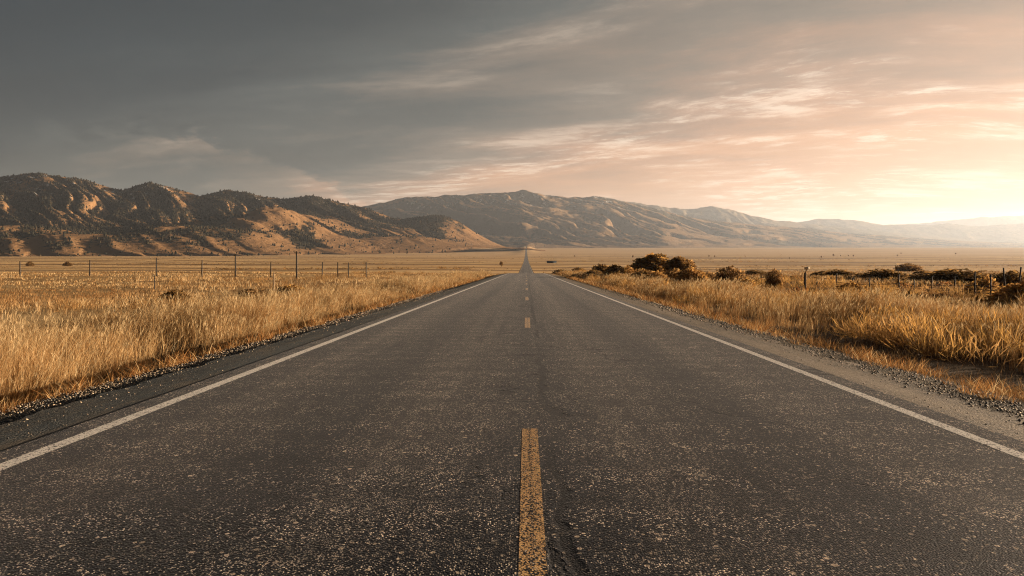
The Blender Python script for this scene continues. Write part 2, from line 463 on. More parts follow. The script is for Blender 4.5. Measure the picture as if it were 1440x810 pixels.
gravel('gravel', 16000, -5.75, -4.75, 3)
gravel('gravel', 14000, 4.55, 5.45, 4)

# ---------------------------------------------------------------- grass
STRAW = np.array([(.56, .37, .18), (.63, .45, .23), (.48, .29, .125), (.35, .195, .078), (.20, .11, .045), (.68, .52, .30)])
RUST = np.array([(.26, .12, .04), (.33, .16, .055), (.18, .085, .032), (.40, .23, .09)])
def blades(x, y, z, h, w, lx, ly, cols, seg=(0, .38, .72, 1.0), tap=(1, .85, .55), lean_pow=2.0):
    n = len(x)
    a = RNG.uniform(0, 2*np.pi, n); wx, wy = np.cos(a)*w/2, np.sin(a)*w/2
    V = np.empty((n, 7, 3), np.float32)
    for i, u in enumerate(seg):
        k = u**lean_pow
        cx = x+lx*h*k; cy = y+ly*h*k; cz = z+h*u*(1-.25*(lx*lx+ly*ly)*u)
        if i < 3:
            V[:, 2*i] = np.stack([cx-wx*tap[i], cy-wy*tap[i], cz], -1)
            V[:, 2*i+1] = np.stack([cx+wx*tap[i], cy+wy*tap[i], cz], -1)
        else:
            V[:, 6] = np.stack([cx, cy, cz], -1)
    b = 7*np.arange(n)[:, None]
    q = np.concatenate([b+np.array([[0, 1, 3, 2]]), b+np.array([[2, 3, 5, 4]])])
    tr = b+np.array([[4, 5, 6]])
    return V, q, tr, np.repeat(cols, 7, 0)

def grass_object(name, parts):
    off = 0; Vs, Qs, Ts, Cs = [], [], [], []
    for V, q, tr, c in parts:
        Vs.append(V.reshape(-1, 3)); Qs.append(q+off); Ts.append(tr+off); Cs.append(c); off += V.shape[0]*7
    o = new_mesh(name, np.concatenate(Vs), [np.concatenate(Qs), np.concatenate(Ts)], m_grass)
    attr_col(o, np.concatenate(Cs).astype(np.float32))
    return tag(o, kind='stuff')

def pick(pal, n, pr=None):
    c = pal[RNG.choice(len(pal), n, p=pr)]
    return c*RNG.uniform(.75, 1.2, (n, 1))

def tall_strip(side, n, xin, xout, ymax, hscale, rustiness):
    y = 3.2*(ymax/3.2)**(RNG.random(n)**.9)
    u = RNG.random(n)
    x = side*(xin+(xout-xin)*u)
    ok = np.abs(x)/y < 1.05
    x, y, u = x[ok], y[ok], u[ok]; n = len(x)
    # gather into tufts
    tsz = .16+.02*y/6
    tx = np.round(x/tsz); ty = np.round(y/tsz)
    hx = perlin(tx*.77+.31, ty*.53+.17, 21); hy = perlin(tx*.61+.2, ty*.83+.4, 22)
    cx = (tx+hx*.7)*tsz; cy = (ty+hy*.7)*tsz
    k = .55*RNG.random(n)
    x = x+(cx-x)*k; y = y+(cy-y)*k
    clump = fbm(x/1.4, y/1.8, 3, 24)
    d = fbm(x/5, y/9, 2, 26)
    keep = RNG.random(n) < np.clip(.52+1.3*clump+.5*d, .05, 1)
    x, y, u, clump, d, hx, hy = [q[keep] for q in (x, y, u, clump, d, hx, hy)]; n = len(x)
    edge = sst(0, .30, u+.10*fbm(x/1.1, y/1.3, 2, 29))*(1-.45*sst(.75, 1.0, u))
    h = hscale*(.16+.84*edge)*(.48+.68*clump+.60*d+.55*RNG.random(n)**1.7)
    h = np.clip(h, .06, None)
    z = ground_z(x, y)-.02
    w = np.clip(.0042*np.maximum(1, y/9), .004, .06)*RNG.uniform(.6, 1.4, n)
    lx = .18+hx*.7+RNG.normal(0, .22, n)+.1*side*0; ly = hy*.6+RNG.normal(0, .22, n)
    c = pick(STRAW, n, [.28, .18, .22, .14, .08, .10])
    rm = sst(.05, .55, fbm(x/2.2, y/3.0, 3, 31)+rustiness)[:, None]*(RNG.random((n, 1)) < .85)
    c = c*(1-rm*.75)+pick(RUST, n)*rm*.75
    dm = sst(.12, .5, fbm(x/1.3+40, y/2.2, 3, 57))[:, None]*(RNG.random((n, 1)) < .8)
    c = c*(1-.68*dm)
    parts = [blades(x, y, z, h, w, lx, ly, c)]
    # seed plumes on the taller stalks
    ids = np.where((RNG.random(n) < .16) & (h > .5*hscale))[0]
    hh = h[ids]; kx, ky = lx[ids], ly[ids]
    px = x[ids]+kx*hh*.8; py = y[ids]+ky*hh*.8; pz = z[ids]+hh*.86
    pc = pick(np.array([(.58, .44, .25), (.62, .47, .27), (.50, .36, .19)]), len(ids))
    for j in range(5):
        f = j/5
        parts.append(blades(px+kx*hh*.2*f, py+ky*hh*.2*f, pz+.14*f*hh, (.09+.10*RNG.random(len(ids)))*hh*1.0, w[ids]*RNG.uniform(.7, 1.3, len(ids)),
                            kx*1.2+RNG.normal(0, .35, len(ids)), ky*1.2+RNG.normal(0, .35, len(ids)), pc, seg=(0, .3, .7, 1), tap=(.5, 1, .8)))
    # stems fallen over and bent in arcs
    return parts

def edge_weeds(side, n, xin, xout):
    y = 3.2*(90/3.2)**RNG.random(n)
    cl = np.round(y*2.2)/2.2
    x = side*(xin+(xout-xin)*RNG.random(n))
    x += .22*fbm(y/1.2, y*0, 2, 33)
    dens = fbm(x/.6, y/.8, 3, 34)
    keep = (RNG.random(n) < np.clip(.35+1.3*dens, 0, 1)) & (np.abs(x)/y < 1.05)
    x, y, dens = x[keep], y[keep], dens[keep]; n = len(x)
    h = (.05+.15*RNG.random(n)+.12*np.clip(dens, 0, 1))*np.clip(1+y/60, 1, 2)
    z = ground_z(x, y)-.01
    w = np.clip(.006*np.maximum(1, y/9), .005, .05)*RNG.uniform(.6, 1.5, n)
    c = np.where(RNG.random((n, 1)) < .6, pick(RUST, n)*1.25, pick(STRAW, n))
    return blades(x, y, z, h, w, RNG.normal(0, .8, n), RNG.normal(0, .8, n), c, lean_pow=1.4)

grass_object('tall_grass', tall_strip(-1, 150000, 6.75, 12.0, 150, .84, -.32)+[edge_weeds(-1, 30000, 5.45, 6.05)])
grass_object('tall_grass', tall_strip(1, 150000, 5.75, 13.0, 150, .60, .36)+[edge_weeds(1, 27000, 5.1, 6.2)])

def field_tufts(side, n, x0, pal, hs):
    y = 9*(330/9)**RNG.random(n)
    x = side*(x0+RNG.random(n)**1.3*(np.maximum(y*1.02-x0, .5)))
    keep = RNG.random(n) < np.clip(.55+1.4*fbm(x/9, y/14, 3, 36), .05, 1)
    x, y = x[keep], y[keep]
    per = 6
    x = np.repeat(x, per); y = np.repeat(y, per); n = len(x)
    sp = .05*np.clip(y/20, 1, 6)
    x = x+RNG.normal(0, 1, n)*sp; y = y+RNG.normal(0, 1, n)*sp
    h = hs*(.5+.8*RNG.random(n))*(1+.7*fbm(x/14, y/20, 2, 38))
    h = np.clip(h, .05, None)
    w = .006*np.maximum(1, y/11)*RNG.uniform(.6, 1.4, n)
    c = pick(pal, n)
    rm = sst(.05, .5, fbm(x/17, y/22, 3, 39)+(.15 if side > 0 else -.05))[:, None]
    c = c*(1-rm*.7)+pick(RUST, n)*rm*.7
    return blades(x, y, ground_z(x, y)-.02, h, w, .15+RNG.normal(0, .35, n), RNG.normal(0, .35, n), c)
grass_object('field_grass', [field_tufts(-1, 26000, 10.5, STRAW, .26)])
grass_object('field_grass', [field_tufts(1, 26000, 11.5, STRAW, .30)])

# ---------------------------------------------------------------- hills
def img(t_arr, pts):
    """ridge outline as (pixel x, pixel y) pairs -> elevation tangent along the bearing tangent t"""
    p = np.array(pts, float)
    return np.interp(t_arr, (p[:, 0]-740)/F, (360-p[:, 1])/F)

def make_range(t0, t1, nt, ns, outline, yb_pts, yr_pts, seed, skew, freq, cut, gull, prof, veg_fn, mat, back=1.35, detail=1.0):
    tt = np.linspace(t0, t1, nt); ss = np.concatenate([np.linspace(-.04, 1, ns), np.linspace(1.02, back, 14)])
    T, S = np.meshgrid(tt, ss, indexing='ij')
    yb = np.interp(T, *zip(*yb_pts)); yr = np.interp(T, *zip(*yr_pts))
    Y = yb+S*(yr-yb); X = T*Y
    elev = img(T, outline)
    Hc = CAMZ+elev*np.interp(T, *zip(*yr_pts))
    base = ground_z(X, Y)
    warp = fbm(X/1500, Y/1500, 4, seed+50)*1.3
    c = (T-skew*(1-np.clip(S, 0, 1)))*freq+warp
    sc = np.clip(S, 0, 1)
    rid = lambda p, k: 1-(np.sqrt(p*p+k*k)-k)*2.0
    v1 = rid(perlin(c, S*.9+seed, seed), .18)
    v2 = rid(perlin(c*2.3+v1*.4-(1-sc)*1.1, S*2.1+3, seed+2), .13)
    v3 = rid(fbm(c*5.1-(1-sc)*1.5, S*5+v2*.5, 2, seed+4), .05)
    v4 = rid(fbm(X/190+warp, Y/190, 3, seed+7), .05)
    lo = sst(.05, .45, sc)
    v = (.54+.22*(1-lo))*v1+(.32-.12*(1-lo))*v2+(.10-.08*(1-lo))*v3+.04*v4*lo
    v = (v-.5)*1.6+.5
    se = S-cut*(1-np.clip(v, -.2, 1.2))*np.clip(1-sc, 0, 1)**.6
    sec = np.clip(se, 0, 1)
    f = sec**prof
    wgt = np.clip(1-sc**3, 0, 1)
    z = base-6*(1-sst(0, .03, se))+(Hc-base)*f*(1-gull*(1-np.clip(v, 0, 1))*wgt)
    z += (Hc-base)*.04*fbm(X/320, Y/320, 3, seed+9)*sst(.02, .2, sec)*detail
    z += (Hc-base)*(.012)*fbm(X/70, Y/70, 3, seed+12)*sst(.02, .2, sec)*detail
    bk = S > 1
    z = np.where(bk, base+(Hc-base)*(1-((S-1)/(back-1))**1.5*.8)+(Hc-base)*.04*fbm(X/260, Y/260, 4, seed+9), z)
    return T, S, X, Y, z, v, sec

def link_range(T, S, X, Y, z, veg, mat):
    o = new_mesh('hills', np.stack([X, Y, z], -1).reshape(-1, 3), [grid_faces(*T.shape)[:, ::-1]], mat, smooth=True)
    attr_f(o, 'veg', veg.ravel())
    return tag(o, kind='structure')

def scatter_trees(name, X, Y, z, prob, n, smin, smax, seed, cols, hfac=1.15):
    g = np.random.default_rng(seed)
    nu, nv = X.shape
    P = np.stack([X, Y, z], -1)
    a = P[1:, :-1]-P[:-1, :-1]; b_ = P[:-1, 1:]-P[:-1, :-1]
    area = np.linalg.norm(np.cross(a, b_), axis=-1)
    pr = (prob[:-1, :-1]*area/(Y[:-1, :-1]**.7)).ravel(); pr = pr/pr.sum()
    idx = g.choice(len(pr), n, p=pr)
    i, j = np.unravel_index(idx, (nu-1, nv-1))
    u, v = g.random(n)[:, None], g.random(n)[:, None]
    p = P[i, j]*(1-u)*(1-v)+P[i+1, j]*u*(1-v)+P[i, j+1]*(1-u)*v+P[i+1, j+1]*u*v
    s = smin+(smax-smin)*g.random(n)**2
    ring = np.array([(math.cos(k*2*math.pi/5), math.sin(k*2*math.pi/5)) for k in range(5)])
    tv = np.concatenate([np.c_[ring*.35, np.full(5, -.25)], np.c_[ring*.5, np.full(5, .4)], [[0, 0, 1.0]]])
    V = tv[None]*(1+.35*g.uniform(-1, 1, (n, 11, 3)))
    V = V*np.stack([s, s, s*hfac*g.uniform(.8, 1.25, n)], -1)[:, None]+p[:, None]
    q = np.array([(k, (k+1) % 5, 5+(k+1) % 5, 5+k) for k in range(5)]); tr = np.array([(5+k, 5+(k+1) % 5, 10) for k in range(5)])
    off = 11*np.arange(n)[:, None, None]
    o = new_mesh(name, V.reshape(-1, 3), [(q[None]+off).reshape(-1, 4), (tr[None]+off).reshape(-1, 3)], m_tree)
    c = np.array(cols)[g.integers(0, len(cols), n)]*g.uniform(.7, 1.3, (n, 1))
    attr_col(o, np.repeat(c, 11, 0))
    return tag(o, kind='stuff')

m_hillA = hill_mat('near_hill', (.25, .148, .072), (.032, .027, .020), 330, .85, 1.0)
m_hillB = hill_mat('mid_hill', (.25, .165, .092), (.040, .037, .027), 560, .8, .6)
m_hillC = hill_mat('far_hill', (.22, .17, .11), (.08, .07, .05), 3000, 0, .4)

outA = [(-320, 255), (-150, 240), (0, 247), (60, 245), (110, 251), (150, 263), (172, 268), (208, 257), (235, 262), (280, 276), (320, 268), (345, 271), (395, 279), (440, 275), (470, 282), (505, 291), (560, 309), (620, 325), (680, 341), (725, 352), (765, 359)]
A = make_range(-1.25, .028, 760, 230, outA, [(-1.25, 1900), (-.75, 2000), (-.4, 2250), (-.2, 2700), (-.05, 3300), (.028, 3600)],
               [(-1.25, 3600), (-.75, 3700), (-.4, 3900), (-.2, 4000), (-.05, 4100), (.028, 4200)], 3, .26, 16.0, .11, .46, 1.7, None, m_hillA)
T, S, X, Y, z, v, sec = A
# rounded foothill mounds in front of the main slope
for (px, py, yy, wx, wy, veg0) in ((388, 292, 3150, 190, 330, 0), (330, 325, 2750, 230, 300, 0), (250, 318, 2700, 200, 260, 1), (120, 330, 2500, 260, 260, 0), (612, 304, 4000, 230, 260, 1), (560, 332, 3350, 380, 260, 0), (660, 346, 3500, 300, 260, 0), (30, 318, 2600, 200, 260, 1)):
    cx = (px-740)/F*yy; top = CAMZ+(360-py)/F*yy
    g = np.exp(-(((X-cx)/wx)**2+((Y-yy)/wy)**2))
    z = np.where(S < 1, np.maximum(z, z*(1-g)+g*top*(1+.05*fbm(X/90, Y/90, 3, 77))), z)
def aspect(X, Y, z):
    # how far a slope faces the sun; tints lit and shaded sides into the cover
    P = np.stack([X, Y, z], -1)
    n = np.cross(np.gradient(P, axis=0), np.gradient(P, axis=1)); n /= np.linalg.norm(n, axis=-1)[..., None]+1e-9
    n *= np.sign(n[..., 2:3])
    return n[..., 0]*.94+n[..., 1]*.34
mound = np.exp(-(((X-(388-740)/F*3150)/200)**2+((Y-3080)/330)**2))
nv_ = fbm(X/210, Y/260, 5, 81, .68)
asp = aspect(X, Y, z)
vegShadeA = sst(-.35, .4, nv_*1.05+np.minimum(sec-.10, .35)*.75-asp*.50+.10*(1-v)-.10-.60*sst(-.36, -.16, T)*(1-sst(.25, .75, sec)))*(1-sst(.3, .7, mound))  # patchy scrub, with sunward slopes painted pale and the others dark as shade
vegShadeA = vegShadeA*sst(0.0, .20, sec+.12*nv_)*(1-.95*sst(-.13, -.05, T))
knoll = np.exp(-(((X-(606-740)/F*4000)/190)**2+((Y-3950)/330)**2))
vegShadeA = np.maximum(vegShadeA, .85*sst(.35, .75, knoll+.25*nv_))
link_range(T, S, X, Y, z, vegShadeA, m_hillA)
scatter_trees('hill_scrub', X, Y, z, vegShadeA*vegShadeA+.035*(1-sst(-.13, -.05, T)), 50000, 3.5, 9.5, 9, [(.026, .025, .017), (.036, .031, .019), (.055, .038, .021), (.022, .022, .016)])

outB = [(380, 330), (470, 300), (515, 290), (560, 280), (620, 275), (655, 274), (690, 271), (718, 270), (733, 266), (748, 270), (770, 274), (800, 277), (830, 276), (850, 279), (880, 285), (920, 294), (960, 303), (1000, 310), (1040, 314), (1080, 317), (1130, 321), (1180, 327), (1240, 331), (1300, 336), (1380, 340), (1500, 343), (1700, 344)]
B = make_range(-.36, 1.0, 900, 260, outB, [(-.36, 4700), (0, 4900), (.2, 5600), (.45, 7200), (.7, 9000), (1.0, 11000)],
               [(-.36, 7400), (0, 7600), (.2, 8000), (.45, 9500), (.7, 11500), (1.0, 13500)], 12, .36, 16.0, .20, .74, 1.5, None, m_hillB)
T, S, X, Y, z, v, sec = B
nv_ = fbm(X/600, Y/600, 5, 91, .6)
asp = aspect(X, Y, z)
vegShadeB = sst(-.3, .4, nv_*.25+np.minimum(sec-.08, .4)*.5+.9*(.66-v)-asp*.5)*sst(0.0, .24, sec+.08*nv_)  # scrub, with sunlit crests and sunward sides painted pale, shaded sides dark
link_range(T, S, X, Y, z, vegShadeB, m_hillB)
scatter_trees('hill_scrub', X, Y, z, vegShadeB*vegShadeB+.01, 14000, 6, 12, 10, [(.05, .052, .036), (.07, .066, .044)], .7)

outC = [(740, 300), (800, 282), (835, 276), (870, 281), (915, 289), (955, 294), (1000, 291), (1025, 294), (1060, 304), (1090, 310), (1120, 313), (1180, 319), (1230, 325), (1300, 332), (1400, 340), (1500, 345)]
C_ = make_range(.0, .85, 420, 120, outC, [(0, 8200), (.3, 9000), (.85, 11500)], [(0, 10500), (.3, 11500), (.85, 14000)], 23, .14, 15.0, .3, .35, 1.2, None, m_hillC)
T, S, X, Y, z, v, sec = C_
vegC = sst(-.3, .3, fbm(X/900, Y/900, 4, 95)+.4*(.6-v)+.1)
link_range(T, S, X, Y, z, vegC, m_hillC)

outD = [(1060, 330), (1120, 313), (1150, 308), (1200, 309), (1240, 316), (1280, 317), (1330, 315), (1380, 318), (1440, 314), (1600, 312)]
D_ = make_range(.3, 1.1, 260, 80, outD, [(.3, 11500), (1.1, 13500)], [(.3, 14000), (1.1, 15500)], 31, .12, 14.0, .3, .3, 1.1, None, m_hillC)
link_range(*D_[:5], D_[5]*.5, m_hillC)
outE = [(1130, 332), (1220, 319), (1300, 313), (1380, 306), (1440, 303), (1550, 304), (1700, 310)]
E_ = make_range(.38, 1.1, 200, 60, outE, [(.38, 15500), (1.1, 16500)], [(.38, 17500), (1.1, 18500)], 37, .1, 12.0, .3, .3, 1.1, None, m_hillC)
link_range(*E_[:5], E_[5]*.5, m_hillC)

# ---------------------------------------------------------------- shrubs
def shrub_meshes(seed, lumps, nleaf, leaf, cols, twigs, stem_r=.02):
    """unit-size shrub: lumps = (x,y,z,rx,ry,rz)"""
    g = np.random.default_rng(seed)
    mb = MB()
    for k in range(twigs):
        l = lumps[g.integers(0, len(lumps))]
        d = g.normal(0, 1, 3); d[2] = abs(d[2]); d /= np.linalg.norm(d)
        tip = np.array(l[:3])+d*np.array(l[3:])*g.uniform(.7, 1.08)
        b0 = np.array([l[0]*.35+g.normal(0, .04), l[1]*.35+g.normal(0, .04), -.05])
        mid = b0*.45+tip*.55+np.array([0, 0, .10])*g.random()+g.normal(0, .03, 3)
        mb.tube([b0, mid, tip], [stem_r, stem_r*.6, stem_r*.15], 4, False)
    ws = np.array([l[3]*l[4]*l[5] for l in lumps]); ws = ws/ws.sum()
    li = g.choice(len(lumps), nleaf, p=ws)
    L = np.array(lumps)[li]
    d = g.normal(0, 1, (nleaf, 3)); d /= np.linalg.norm(d, axis=1)[:, None]
    rad = g.random(nleaf)**.42
    nz = 1+.28*fbm(d[:, 0]*2.2+li*3, d[:, 1]*2.2+d[:, 2]*2.7, 3, seed)
    p = L[:, :3]+d*L[:, 3:]*(rad*nz)[:, None]
    gap = fbm(p[:, 0]*5, p[:, 1]*5+p[:, 2]*6, 2, seed+1)
    ok = (p[:, 2] > .02) & (g.random(nleaf) < np.clip(.9+1.2*gap, .15, 1))
    p, d, li = p[ok], d[ok], li[ok]; n = len(p)
    # slender leaf sprays that point up and outward
    dr = d*.7+g.normal(0, .5, (n, 3))+np.array([0, 0, .7]); dr /= np.linalg.norm(dr, axis=1)[:, None]
    sd = np.cross(dr, g.normal(0, 1, (n, 3))); sd /= np.linalg.norm(sd, axis=1)[:, None]
    le = leaf*g.uniform(.6, 1.5, n)[:, None]
    V = np.stack([p-sd*le*.18, p+dr*le*.5-sd*le*.28, p+dr*le, p+dr*le*.5+sd*le*.28], 1)
    c = np.array(cols)[g.integers(0, len(cols), n)]*g.uniform(.7, 1.3, (n, 1))
    cl = sst(-.3, .4, fbm(p[:, 0]*3+7, p[:, 1]*3+p[:, 2]*4, 2, seed+5))[:, None]
    c = c*(.75+.5*cl)
    q = np.arange(4*n).reshape(n, 4)
    return mb, V.reshape(-1, 3), q, np.repeat(c, 4, 0)

def make_shrub(name, seed, lumps, nleaf, leaf, cols, twigs, label, cat='shrub', group=None):
    root = empty(name, (0, 0, 0)); tag(root, label, cat, group)
    mb, V, q, c = shrub_meshes(seed, lumps, nleaf, leaf, cols, twigs)
    mb.build('branches', m_bark, root)
    f = new_mesh('foliage', V, [q], m_leaf, root); attr_col(f, c)
    return root

def dup(root):
    r = root.copy(); COL.objects.link(r)
    for ch in list(root.children):
        c = ch.copy(); COL.objects.link(c); c.parent = r
    return r

def place(o, px, Y, sx, sy, sz, rz):
    x = (px-740)/F*Y
    o.location = (x, Y, float(ground_z(x, Y))-.03); o.scale = (sx, sy, sz); o.rotation_euler = (0, 0, rz)

DK = [(.20, .125, .05), (.26, .155, .055), (.36, .20, .065), (.14, .095, .045)]
GOLD = [(.46, .25, .07), (.52, .31, .10), (.34, .19, .06), (.22, .13, .05)]
BRN = [(.32, .18, .07), (.40, .24, .095), (.22, .13, .055), (.15, .095, .05)]
PALE = [(.38, .25, .11), (.30, .19, .08), (.24, .14, .06)]
one = [(0, 0, .36, .5, .5, .58), (.1, .1, .15, .45, .4, .3)]
two = [(-.22, 0, .28, .36, .38, .50), (.24, .05, .22, .32, .36, .46), (0, -.1, .48, .25, .3, .42)]
many = [(-.33, 0, .18, .28, .3, .40), (.05, .05, .35, .32, .34, .55), (.36, -.05, .15, .28, .28, .36), (.0, -.25, .15, .36, .2, .36), (-.15, .1, .3, .2, .2, .5)]

big = make_shrub('willow_shrub', 101, [(-.28, 0, .42, .26, .3, .42), (.0, .05, .58, .30, .34, .46), (-.12, -.2, .35, .3, .22, .34)], 9000, .085, DK+GOLD[:2]+GOLD[:2], 110,
                 'tallest willow shrub on the plain, dark with a golden crown above the road verge', 'shrub')
place(big, 922, 92, 6.0, 5.0, 3.0, 0)
bigb = make_shrub('willow_shrub', 102, [(0, 0, .45, .48, .46, .50), (.2, -.1, .35, .3, .3, .35)], 8000, .09, DK[1:3]+BRN, 80,
                 'rounded brown willow shrub touching the golden crowned tallest one', 'shrub')
place(bigb, 955, 88, 3.9, 3.6, 2.65, .4)
protos = [make_shrub('sage_shrub', 110, one, 3000, .11, BRN, 50, 'x'), make_shrub('sage_shrub', 111, two, 3800, .10, BRN[:2]+GOLD, 60, 'x'),
          make_shrub('sage_shrub', 112, many, 4200, .10, DK+BRN[2:], 60, 'x'), make_shrub('sage_shrub', 113, two, 3600, .10, PALE+GOLD[:1], 60, 'x')]
used = [False]*4
SHR = [  # px, Y, width, height, proto, label
 (848, 100, 4.6, 2.1, 2, 'dark low shrub at the crest end of the verge thicket'),
 (866, 92, 3.4, 2.0, 2, 'dark brown shrub between the thicket end and the tallest willow'),
 (884, 84, 3.0, 1.7, 1, 'golden brown shrub in front of the dark thicket shrub'),
 (835, 96, 2.8, 1.3, 2, 'smallest dark shrub beside the road crest'),
 (905, 70, 2.6, 1.35, 3, 'pale straw shrub below the tallest willow'),
 (922, 62, 2.2, 1.2, 1, 'rust tinged shrub in the grass before the willows'),
 (948, 66, 2.4, 1.35, 3, 'pale bushy shrub at the foot of the rounded willow'),
 (972, 58, 2.6, 1.45, 1, 'golden shrub just right of the rounded willow'),
 (996, 62, 1.8, 1.0, 0, 'small brown shrub between golden shrub and round lone one'),
 (1027, 50, 2.2, 1.55, 0, 'round dense brown shrub standing alone in the grass'),
 (1089, 46, 1.2, 1.35, 0, 'narrow upright dark shrub before the wire fence'),
 (1050, 44, 1.6, .85, 1, 'low rusty shrub between the round and the narrow shrub'),
 (1242, 76, 4.6, 1.35, 2, 'wide dark shrub behind the fence wires'),
 (1340, 62, 6.5, 1.35, 2, 'broadest black brown shrub in the dark hollow past the fence'),
 (1300, 84, 3.6, 1.0, 2, 'dark shrub behind the broadest one in the hollow'),
 (1382, 33, 1.6, 1.05, 1, 'rusty twiggy shrub by the last fence posts'),
 (1420, 44, 3.0, 1.35, 2, 'dark shrub at the picture edge behind the last posts'),
 (1450, 24, 2.2, 1.15, 1, 'rust brown shrub behind the pale plumed grass clump'),
 (1278, 190, 7.5, 2.7, 0, 'lone brown shrub far out on the striped plain'),
 (1180, 92, 4.0, 1.1, 2, 'dark shrub behind the second fence post'),
 (1160, 98, 3.4, .9, 2, 'dark shrub left of the second fence post, behind the tall post'),
 (1060, 110, 4.5, 1.0, 2, 'dark bush on the dark strip behind the narrow shrub'),
 (1200, 34, 1.6, .8, 1, 'rusty low shrub in grass below the middle fence posts'),
 (815, 170, 5.5, 1.9, 2, 'dark shrub just past the road crest'),
 (789, 300, 9.0, 3.0, 2, 'dark shrub near the shed beyond the road crest'),
 (245, 31, 1.1, .62, 2, 'small dark shrub in the golden verge grass'),
 (355, 36, 1.6, .50, 0, 'low brown shrub in the verge grass beside the thin stake'),
 (412, 39, 2.2, .66, 1, 'rust brown shrub patch in the verge grass below the tall pole'),
 (42, 640, 5.5, 5.0, 2, 'leftmost dark bush far across the golden field'),
 (95, 640, 6.0, 4.6, 2, 'dark bush far across the golden field, beside another'),
]
for i, (px, Y, w, h, k, lab) in enumerate(SHR):
    if not used[k]:
        o = protos[k]; used[k] = True
    else:
        o = dup(protos[k])
    place(o, px, Y, w, w*.9, h, random.uniform(0, 6.28)); o['label'] = lab; o['group'] = 'shrubs on the plain'

# low brush carpeting the dark hollow and the verge
def brush(name, n, fx, cols, hs, seed, leaf=.16, m=40, wf=.22):
    g = np.random.default_rng(seed)
    x, y, s = fx(g, n); n = len(x)
    X = np.repeat(x, m); Y = np.repeat(y, m); Sx = np.repeat(s, m)
    d = g.normal(0, 1, (n*m, 3)); d /= np.linalg.norm(d, axis=1)[:, None]; d[:, 2] = np.abs(d[:, 2])
    r = g.random(n*m)**.4
    Z = ground_z(X, Y)
    p = np.stack([X+d[:, 0]*r*Sx, Y+d[:, 1]*r*Sx, Z+d[:, 2]*r*Sx*hs], -1)
    dr = d*.6+g.normal(0, .5, d.shape)+np.array([0, 0, .6]); dr /= np.linalg.norm(dr, axis=1)[:, None]
    sd = np.cross(dr, g.normal(0, 1, dr.shape)); sd /= np.linalg.norm(sd, axis=1)[:, None]
    le = (leaf*Sx*g.uniform(.6, 1.5, n*m))[:, None]*1.6
    V = np.stack([p-sd*le*wf*.5, p+dr*le*.5-sd*le*wf, p+dr*le, p+dr*le*.5+sd*le*wf], 1)
    o = new_mesh(name, V.reshape(-1, 3), [np.arange(4*n*m).reshape(-1, 4)], m_leaf)
    c = np.repeat(np.array(cols)[g.integers(0, len(cols), n)], m, 0)*g.uniform(.7, 1.3, (n*m, 1))
    attr_col(o, np.repeat(c, 4, 0))
    return tag(o, kind='stuff')
RUSTB = [(.20, .085, .03), (.15, .07, .028)]
def fx_hollow(g, n):
    y = g.uniform(24, 105, n); x = y*g.uniform(.26, 1.0, n)
    k = (fbm(x/16, y/9, 3, 71) > .05) & (x > 13)
    return x[k], y[k], g.uniform(.3, .9, k.sum())
brush('low_brush', 2000, fx_hollow, [tuple(c*.55 for c in q) for q in DK+BRN]+RUSTB+[(.025, .02, .013), (.03, .022, .014)], .45, 15)
def fx_verge(g, n):
    y = 9*(150/9)**g.random(n); x = 6.6+g.random(n)*np.minimum(y*.5, 16)
    k = fbm(x/4, y/7, 3, 73) > .02
    return x[k], y[k], g.uniform(.22, .5, k.sum())*np.clip(1+y[k]/90, 1, 2)
brush('verge_brush', 1300, fx_verge, BRN+GOLD, .8, 16, .30, 130, .024)
def fx_plain(g, n):
    y = 260*(2600/260)**g.random(n); x = y*g.uniform(-.9, .95, n)
    k = (fbm(x/420, y/130, 4, 75) > .10) & (np.abs(x) > 9)
    return x[k], y[k], g.uniform(.5, 1.5, k.sum())*np.clip(y[k]/900, .8, 1.5)
brush('plain_brush', 7000, fx_plain, BRN+DK, .55, 18, .30, 14)
def fx_rows(g, n):
    row = g.integers(0, 6, n)
    y0 = np.array([1350, 1060, 640, 1750, 470, 820])[row]; xa = np.array([330, 40, 200, -900, -260, -560])[row]; xb = np.array([1300, 420, 760, -120, -40, -150])[row]
    x = xa+(xb-xa)*g.random(n); y = y0+g.normal(0, 6, n)+fbm(x/160, x*0, 2, 78)*30
    k = fbm(x/60, y*0, 2, 79) > -.25
    return x[k], y[k], g.uniform(.7, 1.9, k.sum())
brush('plain_brush', 1500, fx_rows, DK+BRN[2:], .6, 19, .30, 16)
def fx_vergel(g, n):
    y = 9*(150/9)**g.random(n); x = -(7.2+g.random(n)*np.minimum(y*.4, 26))
    k = fbm(x/5, y/9, 3, 74) > .22
    return x[k], y[k], g.uniform(.16, .36, k.sum())*np.clip(1+y[k]/60, 1, 2.5)
brush('verge_brush', 900, fx_vergel, BRN, .7, 17, .30, 90, .024)

